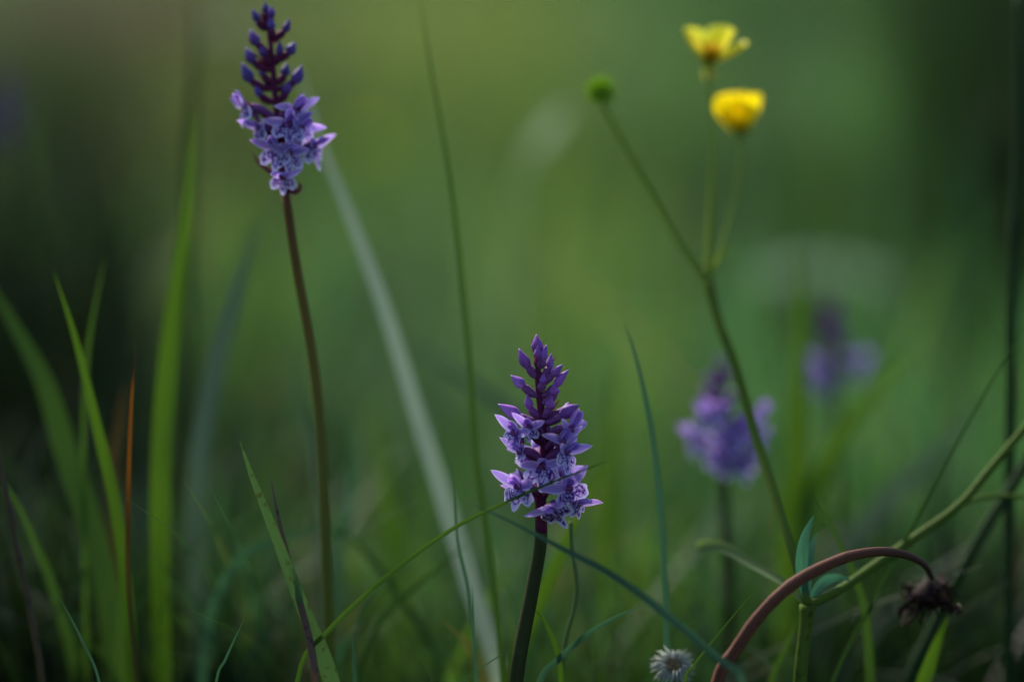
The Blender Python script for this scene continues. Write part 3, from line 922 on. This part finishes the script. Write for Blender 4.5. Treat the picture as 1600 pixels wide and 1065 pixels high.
def buttercup():
    zb, zt = 0.822, 0.885
    node = at(1107, 440, 0.872)
    low = at(1262, 945, zb)
    base_pts = to_ground([low, at(1256, 1000, zb), at(1250, 1065, zb)], 0.15)
    base = base_pts[-1]
    root = empty('buttercup_plant', base)
    px = K * zb
    st = lambda name, pts, w0, w1, b=None, m='butter_stem': tube_obj(name, pts, w0 * px / 2, w1 * px / 2, M[m], root, base, 30, 9, b)
    st('stem', base_pts, 20, 24, lambda s: 1 + 0.35 * math.exp(-(s / 0.05) ** 2), 'butter_shaded')
    st('stem', [node, at(1122, 500, 0.867), at(1148, 570, 0.86), at(1180, 680, 0.85), at(1214, 785, 0.836), at(1240, 870, 0.826), low], 17, 15, lambda s: 1 + 0.25 * math.exp(-(s / 0.06) ** 2))
    st('branch', [at(1107, 108, zt), at(1112, 180, zt), at(1112, 270, 0.882), at(1109, 350, 0.878), node], 6, 13, lambda s: 0.8 + 0.4 * s * s, 'butter_lit')
    st('branch', [at(1157, 205, 0.897), at(1157, 250, 0.895), at(1143, 330, 0.89), at(1122, 400, 0.88), node], 4, 6, None, 'butter_lit')
    st('branch', [at(943, 165, 0.885), at(965, 205, 0.885), at(1003, 272, 0.882), at(1052, 362, 0.877), at(1085, 412, 0.873), node], 9, 12, None, 'butter_lit')
    st('branch', [at(1625, 640, 0.85), at(1590, 682, 0.85), at(1545, 735, 0.848), at(1500, 788, 0.845), at(1440, 832, 0.845), at(1370, 880, 0.840), at(1310, 922, 0.828), low], 13, 15, None, 'butter_shaded')
    st('branch', [at(1600, 775, 0.86), at(1540, 776, 0.855), at(1500, 788, 0.845)], 7, 8, None, 'butter_shaded')
    # flowers and green seed head
    buttercup_flower(root, base, at(1107, 100, zt), (0.02, 0.0, 1), [(-84, 38), (-118, 46), (122, 48), (98, 44), (78, 14)], BPET, M['pale_yellow'], sepals=((-35, -75), (200, -50), (120, -60)))
    buttercup_flower(root, base, at(1157, 206, 0.897), (-0.04, 0.10, 1), [(-22, 36), (42, 52), (88, 60), (-88, 40), (-150, 44), (150, 58)][:5], BPET2, M['yellow'], sepals=((30, 30), (-60, 25), (100, 30)))
    # achene head
    rnd = random.Random(4)
    c = at(938, 142, 0.886)
    parts = []
    for i in range(46):
        zz = 1 - 2 * (i + .5) / 46
        a = i * 2.39996
        d = Vector((math.cos(a) * math.sqrt(1 - zz * zz), math.sin(a) * math.sqrt(1 - zz * zz), zz))
        L = rnd.uniform(0.9, 1.15)
        p = [d * 0.0012, d * 0.0032 * L, d * 0.0046 * L, d * 0.0056 * L, d * 0.0066 * L + Vector((0, 0, 0.0006))]
        parts.append(tube(p, [0.0004, 0.0008, 0.0006, 0.0002, 0.0001], 6))
    g = join(parts)
    link('seed_head', new_mesh('seed_head', *g), M['achene'], root, c - base)

    def leaf(name, pts, w, mat, tw=0.3, wf=None, fold=0.3):
        g = blade_geo(spline(pts, 22), w * px, tw, fold, 0.5, 0.04, wf)
        link(name, new_mesh(name, sub(g[0], base), g[1], g[2]), mat, root)
    lens_w = lambda s: math.sin(math.pi * min(1, s * 0.88 + 0.02)) ** 0.85
    leaf('leaf', [at(1271, 806, 0.815), at(1258, 838, 0.815), at(1253, 872, 0.817), at(1254, 905, 0.82), low], 20, M['butter_leaf'], 0.2, lens_w)
    leaf('leaf', [at(1276, 832, 0.826), at(1268, 856, 0.825), at(1264, 890, 0.823), low], 13, M['butter_leaf'], 0.5, lens_w)
    leaf('leaf', [at(1328, 905, 0.826), at(1305, 902, 0.828), at(1282, 912, 0.826), low], 17, M['butter_leaf'], 0.4, lens_w)
    leaf('leaf', [at(1088, 856, 0.85), at(1100, 851, 0.85), at(1130, 854, 0.846), at(1175, 880, 0.838), at(1225, 910, 0.828), low], 19, M['pale_leaf'], 0.1,
         lambda s: (0.35 + 0.65 * min(1, s / 0.12)) * (1 - 0.5 * max(0, s - 0.3) / 0.7))
    leaf('leaf', [at(1145, 386, 0.885), at(1130, 398, 0.88), at(1112, 424, 0.874), node], 9, M['butter_stem'], 0.4, lens_w)
    tag(root, 'branching buttercup plant with two yellow flowers and a round green seed head', 'buttercup', 'buttercups in the meadow')


M['pale_leaf'] = plant_mat('leaf light green', (0.10, 0.17, 0.06), (0.14, 0.21, 0.085), 0.4, 0.55, 0.15)
buttercup()


# ------------------------------------------------------------------ arched red stem with its withered head
def withered():
    z = 0.795
    pts = [(1456, 903), (1446, 884), (1420, 868), (1380, 861), (1330, 868), (1280, 888), (1235, 915), (1190, 958), (1150, 1015), (1122, 1065)]
    P = [at(x, y, z + 0.045 * (1 - i / 9) ** 3) for i, (x, y) in enumerate(pts)]
    full = to_ground(P, 0.25)
    base = full[-1]
    root = empty('withered_flower', base)
    px = K * z
    w = [9, 10, 12, 14, 16, 18, 19, 19, 20, 20]
    sp = spline(full, 60)
    rad = [np.interp(i / 60 * (len(full) - 1), range(len(full)), w + [23] * (len(full) - 10)) * px / 2 for i in range(61)]
    rad = [r * (1 + 0.10 * noise.noise(Vector((i * 0.45, 0, 7))) + 0.05 * noise.noise(Vector((i * 1.7, 4, 7)))) for i, r in enumerate(rad)]
    g = tube(sp, rad, 14)
    V = [v + (v - sp[i // 14]) * (0.09 if i % 2 else -0.05) for i, v in enumerate(g[0])]      # fine ribs
    link('stem', new_mesh('stem', sub(V, base), g[1], g[2]), M['red_stem'], root)
    c = at(1450, 930, z + 0.047)
    # shrunken cup
    prof = [(0.009, 0.0012), (0.006, 0.0026), (0.003, 0.0046), (0.0, 0.0056), (-0.003, 0.0048), (-0.006, 0.0030), (-0.008, 0.001)]
    tilt = Vector((0.12, -0.05, 1)).normalized()
    g = tube([c + tilt * h * 0.62 for h, _ in prof], [r * 1.15 for _, r in prof], 12)
    V = [v + (v - c).normalized() * 0.0011 * noise.noise(v * 420) for v in map(Vector, g[0])]
    link('flower_cup', new_mesh('flower_cup', sub(V, base), g[1], g[2]), M['withered'], root)
    rnd = random.Random(21)
    for i in range(64):
        a = i * 2.39996
        out = Vector((math.cos(a), math.sin(a), 0))
        zz = rnd.uniform(-0.0045, 0.0035)
        p0 = c + out * 0.0042 + Vector((0, 0, zz))
        L = rnd.uniform(0.005, 0.0115)
        lift = rnd.uniform(-1.0, 0.55)
        d1 = (out + Vector((rnd.uniform(-.5, .5), rnd.uniform(-.5, .5), lift * 0.4))).normalized()
        d2 = (out * rnd.uniform(0.2, 1.0) + Vector((rnd.uniform(-.7, .7), rnd.uniform(-.7, .7), lift))).normalized()
        d3 = (out * rnd.uniform(-0.6, 0.7) + Vector((rnd.uniform(-.8, .8), rnd.uniform(-.8, .8), lift - 0.3))).normalized()
        p1 = p0 + d1 * L * 0.4
        p2 = p1 + d2 * L * 0.35
        p3 = p2 + d3 * L * 0.3
        g = blade_geo(spline([p3, p2, p1, p0], 9), rnd.uniform(0.0005, 0.0021), rnd.uniform(-1.4, 1.4), 0.6, 0.3, 0.1, None, rnd.uniform(-1.4, 1.4))
        link('withered_petal', new_mesh('withered_petal', sub(g[0], base), g[1], g[2]), M['withered_tip'] if i % 6 == 0 else M['withered'], root)
    tag(root, 'withered dark brown flower head hanging from an arched reddish stem', 'dead flower')


withered()


# ------------------------------------------------------------------ white faded head at the lower edge
def faded_daisy():
    z = 0.828
    c = at(1052, 1040, z)
    full = to_ground([c + Vector((0.001, 0.003, -0.004)), at(1056, 1085, z + 0.006)], 0.1)
    base = full[-1]
    root = empty('faded_flower', base)
    face = Vector((0.02, -0.62, 0.72)).normalized()
    B = basis(face.orthogonal(), face)
    g = tube(spline(full, 14), 0.0016, 8)
    link('stem', new_mesh('stem', sub(g[0], base), g[1], g[2]), M['dark'], root)
    rnd = random.Random(5)
    parts = []
    for i in range(150):
        a = rnd.random() * 2 * math.pi
        r1 = 0.0078 * rnd.uniform(0.72, 1.08)
        lift = rnd.uniform(-0.0016, 0.0022)
        d = Vector((math.cos(a), math.sin(a), 0))
        tw = Vector((-math.sin(a), math.cos(a), 0)) * rnd.uniform(-.0012, .0012)
        p = [B.to_3x3() @ q + c for q in (d * 0.0018, d * r1 * 0.55 + Vector((0, 0, lift * 0.8 + .0006)), d * r1 + tw + Vector((0, 0, lift - 0.0008)))]
        parts.append(tube(spline(p, 4), [0.00016, 0.00022, 0.00024, 0.0002, 0.00008], 4))
    g = join(parts)
    o = link('ray_fringe', new_mesh('ray_fringe', sub(g[0], base), g[1], g[2]), M['fluff'], root)
    o['kind'] = 'stuff'
    for k in range(20):                       # the few broader curled rays
        a = k * 2.39996
        d = Vector((math.cos(a), math.sin(a), 0))
        r1 = 0.0075 * rnd.uniform(0.8, 1.05)
        p = [B.to_3x3() @ q + c for q in (d * r1 + Vector((0, 0, rnd.uniform(-.003, 0))), d * r1 * 0.6 + Vector((0, 0, 0.0004)), d * 0.0016)]
        g = blade_geo(spline(p, 7), 0.0009, rnd.uniform(-.6, .6), 0.4, 0.3, 0.1)
        link('ray', new_mesh('ray', sub(g[0], base), g[1], g[2]), M['fluff'], root)
    parts = []
    for i in range(50):
        a = i * 2.39996
        q = math.sqrt((i + .5) / 50) * 0.0026
        b = B.to_3x3() @ Vector((math.cos(a) * q, math.sin(a) * q, 0.0002)) + c
        t = B.to_3x3() @ Vector((math.cos(a) * q * 1.2, math.sin(a) * q * 1.2, 0.0018 + rnd.random() * 0.0006)) + c
        parts.append(tube([b, b.lerp(t, .6), t], [0.0002, 0.00028, 0.00012], 5))
    g = join(parts)
    link('disc', new_mesh('disc', sub(g[0], base), g[1], g[2]), M['disc'], root)
    for k in range(13):
        a = 2 * math.pi * k / 13
        d = Vector((math.cos(a), math.sin(a), 0))
        p = [B.to_3x3() @ q + c for q in (d * 0.0052 + Vector((0, 0, -0.0012)), d * 0.0036 + Vector((0, 0, -0.002)), d * 0.0008 + Vector((0, 0, -0.0036)))]
        g = blade_geo(spline(p, 6), 0.0018, 1.2, 0.4, 0.5, 0.1)
        link('bract', new_mesh('bract', sub(g[0], base), g[1], g[2]), M['brown'], root)
    tag(root, 'small faded flower head with a fringe of white hairs round a tan centre', 'dead flower')


faded_daisy()


# ------------------------------------------------------------------ single grass blades and stems
def grass(name, label, pts, z, width, mat, twist=0.2, fold=0.25, taper=0.35, cat='grass blade', group='single grass blades', tend=None, ground=True, wfun=None, spread=0.35):
    zt, zb = z if isinstance(z, tuple) else (z, z)
    n = len(pts)
    P = [at(x, y, zt + (zb - zt) * i / (n - 1)) for i, (x, y) in enumerate(pts)]
    if ground: P = to_ground(P, spread)
    base = P[-1]
    sp = spline(P, 44)
    g = blade_geo(sp, width * K * (zt + zb) / 2, twist, fold, taper, 0.05, wfun, tend)
    o = link(name, new_mesh(name, sub(g[0], base), g[1], g[2]), mat, None, base)
    tag(o, label, cat, group)
    return o


def stalk(name, label, pts, z, w0, w1, mat, cat='stem', group=None, sides=9, bulge=None, spread=0.25):
    zt, zb = z if isinstance(z, tuple) else (z, z)
    n = len(pts)
    P = to_ground([at(x, y, zt + (zb - zt) * i / (n - 1)) for i, (x, y) in enumerate(pts)], spread)
    k = K * (zt + zb) / 4
    o = tube_obj(name, P, w0 * k, w1 * k, mat, None, None, 50, sides, bulge)
    tag(o, label, cat, group)
    return o


G = grass
# left side
G('grass_shoot', 'broad bright blurred yellow-green blade standing upright left of the tall orchid', [(305, 168), (293, 320), (272, 480), (256, 640), (250, 780)], (0.90, 0.88), 32, M['fresh'], 0.3)
G('grass_shoot', 'blurred pale grey blade leaning between the upright yellow-green blade and the tall orchid stem', [(404, 345), (372, 450), (338, 570), (310, 730)], (0.95, 0.92), 34, M['greyblue'], 0.3)
G('grass_shoot', 'slender fresh green blade with pointed tip, left of the dying orange blade', [(84, 425), (118, 530), (150, 660), (180, 790), (200, 950)], (0.845, 0.85), 20, M['fresh'], 0.4)
G('grass_shoot', 'broad blurred green blade curving up and away from the slender fresh one', [(-30, 420), (20, 505), (70, 600), (108, 720), (145, 830), (175, 960)], (0.90, 0.88), 40, M['green'], 0.3)
G('dry_grass_shoot', 'dying orange blade with a blackened tip', [(213, 532), (208, 590), (203, 680), (200, 800), (201, 920), (214, 1065)], (0.83, 0.834), 8.5, M['orange'], 0.3, 0.4, 0.4)
G('dry_grass_shoot', 'short dark blurred blade just behind the dying orange one', [(197, 596), (188, 650), (176, 740), (182, 860)], 0.91, 24, M['brown'], 0.3)
stalk('dead_stalk', 'dark brown ragged dead stalk leaning at the far left', [(-6, 700), (12, 780), (28, 860), (45, 940), (66, 1065)], 0.835, 9, 14, M['brown'], 'dead stalk', None, 8, lambda s: 1 + 0.35 * noise.noise(Vector((s * 18, 0, 0))))
G('grass_shoot', 'hair-thin pale blade tip standing right of the ragged dead stalk', [(90, 930), (108, 960), (128, 1000), (155, 1065)], 0.815, 4.5, M['blue'], 0.3)
G('grass_shoot', 'hair-thin pale blade tip left of the sharp green blade with scorched edge', [(382, 965), (368, 995), (352, 1030), (338, 1065)], 0.815, 4.5, M['blue'], 0.3)
G('grass_shoot', 'sharp broad green blade tapering to a point beside the scorched brown one', [(375, 690), (397, 752), (430, 835), (470, 940), (518, 1065)], 0.808, 32, M['sharp'], 0.0, 0.12, 0.75)
G('dry_grass_shoot', 'scorched reddish-brown blade lying against the sharp green blade', [(421, 733), (430, 785), (445, 850), (466, 930), (486, 1010), (492, 1065)], (0.826, 0.797), 13, M['scorch'], 0.4, 0.4, 0.5)
G('grass_shoot', 'bluish blade arching over behind the sharp green blade', [(540, 822), (480, 830), (420, 845), (368, 882), (332, 950), (318, 1040)], (0.885, 0.89), 17, M['blue'], 0.4)
G('grass_shoot', 'very thin blurred blade rising left of the slender fresh green one', [(164, 402), (150, 470), (136, 560), (130, 700)], 0.87, 9, M['green'], 0.3)
G('grass_shoot', 'tall dark blurred blade high in the shade left of the tall orchid', [(300, -20), (306, 80), (300, 180), (296, 300)], 1.0, 14, M['dark'], 0.3)
# centre
G('grass_shoot', 'long broad pale grey-green blade slanting between the two sharp orchids', [(462, 90), (500, 220), (548, 340), (600, 480), (650, 640), (700, 800), (740, 930), (778, 1050)], (0.93, 0.885), 32, M['pale'], 0.25, 0.2, 0.5, tend=0.7)
G('grass_shoot', 'very long thin green stem rising through the pale slanting blade to the top', [(655, -20), (672, 100), (697, 240), (718, 400), (733, 560), (745, 720), (768, 890), (786, 1065)], (0.87, 0.845), 10, M['green'], 0.3, cat='grass stem')
G('grass_shoot', 'thin hair-like dark blade crossing the foot of the pale slanting blade', [(700, 700), (708, 760), (716, 850), (733, 930), (744, 1065)], 0.83, 6, M['blue'], 0.3)
G('grass_shoot', 'thin blade arching across the front of the sharp orchid', [(962, 716), (915, 733), (870, 750), (800, 780), (720, 818), (640, 872), (570, 930), (508, 990), (470, 1040)], (0.796, 0.806), 9, M['green'], 0.5, 0.5, 0.5)
G('grass_shoot', 'bluish blurred blade slanting down right across the sharp orchid stem', [(730, 785), (800, 815), (870, 852), (960, 900), (1045, 962), (1125, 1030), (1160, 1065)], (0.79, 0.775), 13, M['blue'], 0.4, 0.3, 0.4)
G('grass_shoot', 'pale curved blade arching from the foot of the sharp orchid toward the white faded head', [(1012, 943), (965, 962), (915, 992), (872, 1030), (842, 1068)], 0.822, 11, M['blue'], 0.4, 0.3, 0.4)
G('grass_shoot', 'blurred yellow-green blade leaning close behind the sharp orchid stem', [(948, 715), (905, 800), (865, 890), (826, 980), (795, 1065)], (0.88, 0.87), 24, M['fresh'], 0.3)
stalk('tendril_stem', 'wavy pale green stem standing just right of the sharp orchid stem', [(892, 815), (893, 850), (901, 910), (897, 950), (884, 1000), (877, 1065)], 0.826, 6, 9, M['pale_leaf'], 'stem')
G('grass_shoot', 'small narrow leaf curving from the wavy stem toward the sharp orchid stem', [(832, 950), (846, 962), (858, 985), (870, 1015), (877, 1060)], 0.823, 9, M['fresh'], 0.4)
G('grass_shoot', 'slim blue-green blade with its tip curving left between the sharp orchid and the buttercup', [(975, 504), (990, 545), (1006, 610), (1022, 700), (1034, 820), (1040, 930), (1042, 1040)], (0.84, 0.835), 12, M['blue'], 0.45)
G('grass_shoot', 'short thin blade sloping up to the right beside the white faded head', [(1187, 914), (1160, 945), (1120, 993), (1082, 1042), (1070, 1065)], 0.806, 6, M['green'], 0.4, 0.4, 0.6)
G('grass_shoot', 'tiny upright blade tip poking up just left of the sharp orchid stem', [(805, 935), (808, 1000), (811, 1065)], 0.825, 7, M['blue'], 0.3)
G('grass_shoot', 'tiny upright blade tip poking up in front of the foot of the pale slanting blade', [(738, 912), (741, 1000), (744, 1065)], 0.822, 7, M['blue'], 0.3)
G('grass_shoot', 'tiny upright blade tip right of the sharp broad green blade', [(549, 985), (552, 1020), (555, 1065)], 0.825, 7, M['blue'], 0.3)
G('grass_shoot', 'pale blurred nodding grass tip far behind, between the tall orchid and the buttercups', [(888, 168), (852, 210), (818, 262), (800, 340), (795, 470)], (1.25, 1.27), 24, M['pale'], 0.2, 0.2, 0.6, wfun=lambda s: 0.12 + 0.88 * math.exp(-((s - 0.12) / 0.09) ** 2))
G('grass_shoot', 'dark blurred blade curving down behind the thin arching blade', [(500, 818), (560, 850), (622, 928), (668, 1000), (690, 1065)], 0.90, 13, M['deep'], 0.3)
G('grass_shoot', 'faint dark wiry blade crossing under the thin arching blade', [(735, 845), (690, 882), (635, 930), (585, 985), (560, 1065)], 0.87, 8, M['deep'], 0.3)
G('grass_shoot', 'bluish blurred blade bending just right of the tall orchid stem', [(535, 640), (552, 700), (548, 770), (530, 850), (522, 960)], 0.93, 20, M['blue'], 0.3)
G('grass_shoot', 'short pale blurred blade leaning left of the tall orchid stem', [(462, 560), (470, 630), (488, 700), (497, 800), (500, 900)], 0.93, 12, M['greyblue'], 0.3)
G('grass_shoot', 'long blurred blade running flat behind the sharp orchid spike', [(620, 515), (700, 575), (780, 628), (850, 700), (900, 800)], (1.02, 1.0), 22, M['greyblue'], 0.4)
G('grass_shoot', 'blurred fresh blade between the pale slanting blade and the tall orchid stem', [(580, 600), (600, 720), (612, 830), (618, 960)], (1.0, 0.99), 30, M['fresh'], 0.4)
G('grass_shoot', 'blurred fresh blade between the sharp orchid and the slim blue-green blade', [(962, 560), (955, 680), (950, 800), (940, 960)], (1.02, 1.0), 34, M['fresh'], 0.4)
# right side
G('grass_shoot', 'broad blurred bright green blade upright right of the half hidden orchid', [(1246, 380), (1250, 480), (1248, 600), (1244, 740), (1236, 860)], (0.985, 0.97), 44, M['fresh'], 0.3, 0.25, 0.5)
G('grass_shoot', 'broad blurred bright green blade leaning right toward the dark blurred orchid', [(1425, 540), (1370, 605), (1310, 690), (1262, 790), (1236, 880)], (0.99, 0.96), 34, M['fresh'], 0.4)
G('grass_shoot', 'light green blade with a bent pale tip rising behind the arched red stem', [(1271, 770), (1288, 800), (1310, 845), (1335, 900), (1352, 960), (1360, 1065)], (0.845, 0.85), 21, M['green'], 0.5, 0.3, 0.8)
G('grass_shoot', 'long wiry blade slanting from the right edge over the buttercup branch', [(1612, 490), (1580, 545), (1530, 630), (1480, 720), (1430, 815), (1380, 910), (1300, 1068)], (0.85, 0.84), 6.5, M['deep'], 0.4, 0.4, 0.4)
stalk('dark_stem', 'thick dark green stem slanting up behind the withered flower head', [(1640, 660), (1590, 745), (1545, 815), (1495, 905), (1455, 985), (1420, 1065)], (0.88, 0.87), 16, 21, M['dark'], 'stem')
G('grass_shoot', 'bright green blade tucked close behind the thick dark stem', [(1482, 960), (1466, 1000), (1450, 1045), (1440, 1080)], 0.845, 24, M['fresh'], 0.4)
stalk('dark_stem', 'dark jointed upright stalk along the far right', [(1592, -20), (1590, 230), (1582, 420), (1578, 700), (1574, 1065)], (0.90, 0.88), 14, 20, M['dark'], 'stem', None, 9, lambda s: 1 + 0.5 * math.exp(-((s - 0.24) / 0.012) ** 2) + 0.4 * math.exp(-((s - 0.8) / 0.012) ** 2))
G('dry_grass_shoot', 'brown dead blade leaning against the dark jointed stalk', [(1602, 790), (1590, 870), (1580, 960), (1572, 1065)], 0.89, 12, M['brown'], 0.4)
G('grass_shoot', 'broad dull blurred blade sloping up behind the buttercup branch', [(1560, 610), (1480, 690), (1400, 765), (1330, 850), (1290, 930)], (1.02, 0.98), 40, M['greyblue'], 0.5)
G('grass_shoot', 'thin blade leaning left beside the lower buttercup stem', [(1252, 955), (1238, 990), (1222, 1025), (1205, 1068)], 0.85, 10, M['green'], 0.4)


# ------------------------------------------------------------------ blurred things farther back
def far_buttercup(label, px_, py_, z, size=1.0):
    P = at(px_, py_, z)
    base = Vector((P.x + 0.01, P.y, ground_h(P.x, P.y)))
    root = empty('buttercup_plant', base)
    g = tube(spline([P, P.lerp(base, .5) + Vector((.006, 0, 0)), base], 12), 0.0012, 6)
    link('stem', new_mesh('stem', sub(g[0], base), g[1], g[2]), M['butter_stem'], root)
    buttercup_flower(root, base, P, (0.1, -0.3, 1), [(0, 30), (72, 30), (144, 30), (216, 30), (288, 30)], BPET2, M['yellow'], sepals=())
    tag(root, label, 'buttercup', 'buttercups in the meadow')


def umbel(label, px_, py_, z, rad, n, mat_cat='flower head'):
    """flat white head of small florets on rays"""
    P = at(px_, py_, z)
    base = Vector((P.x + 0.02, P.y + 0.02, ground_h(P.x, P.y)))
    root = empty('umbel_plant', base)
    hub = P - Vector((0, 0, rad * 0.7))
    g = tube(spline([hub, hub.lerp(base, .5) + Vector((.01, 0, 0)), base], 14), 0.0022, 7)
    link('stem', new_mesh('stem', sub(g[0], base), g[1], g[2]), M['butter_stem'], root)
    rnd = random.Random(int(px_))
    for i in range(n):
        a = i * 2.39996
        q = math.sqrt((i + .5) / n) * rad
        c = P + Vector((math.cos(a) * q, math.sin(a) * q, -0.25 * q * q / rad))
        g = tube([hub, hub.lerp(c, .5) + Vector((0, 0, -.001)), c], 0.0006, 5)
        ray = link('ray', new_mesh('ray', sub(g[0], base), g[1], g[2]), M['butter_stem'], root)
        parts = []
        for k in range(16):
            b = rnd.random() * 6.283
            rr = math.sqrt(rnd.random()) * rad * 0.24
            cc = c + Vector((math.cos(b) * rr, math.sin(b) * rr, rnd.uniform(0, .002)))
            s_ = 0.0024
            ring = [cc + Vector((math.cos(t) * s_ * (1 if j % 2 else .5), math.sin(t) * s_ * (1 if j % 2 else .5), 0.0004 * (j % 2))) for j, t in enumerate(np.linspace(0, 2 * math.pi, 11)[:-1])]
            parts.append(([cc - Vector((0, 0, .0006))] + ring, [(0, 1 + j, 1 + (j + 1) % 10) for j in range(10)], [(0, 0)] * 11))
        g = join(parts)
        link('floret_cluster', new_mesh('floret_cluster', sub(g[0], base), g[1], g[2]), M['cream'], ray)
    tag(root, label, mat_cat, 'pale flower heads in the meadow')


far_buttercup('blurred single buttercup glowing yellow in the far meadow', 572, 236, 2.35)
umbel('pale blurred umbrella-shaped flower head above the dark blurred orchid', 1282, 415, 1.55, 0.042, 34)
umbel('small pale blurred flower head just left of the tall orchid buds', 352, 52, 1.45, 0.012, 10)


def dead_clump(label, px_, py_, z, n, h, spread):
    P = at(px_, py_, z)
    base = Vector((P.x, P.y, ground_h(P.x, P.y)))
    root = empty('dead_grass_clump', base)
    rnd = random.Random(9)
    parts = []
    for i in range(n):
        a = rnd.random() * 6.283
        r = math.sqrt(rnd.random()) * spread
        p0 = Vector((math.cos(a) * r, math.sin(a) * r, -0.003))
        hh = h * rnd.uniform(0.55, 1.05)
        out = Vector((math.cos(a), math.sin(a), 0)) * r * rnd.uniform(0.1, 1.0)
        tip = p0 + out + Vector((0, 0, hh))
        parts.append(blade_geo(spline([v + base for v in (tip, p0.lerp(tip, .6) - out * .2, p0)], 5), 0.005, rnd.uniform(-1.5, 1.5)))
    g = join(parts)
    o = link('blades', new_mesh('blades', sub(g[0], base), g[1], g[2]), M['deadgrass'], root)
    o['kind'] = 'stuff'
    tag(root, label, 'grass clump')


dead_clump('blurred greyish brown clump of dead grass beyond the bluish purple orchid', 180, 90, 3.2, 260, 0.36, 0.15)
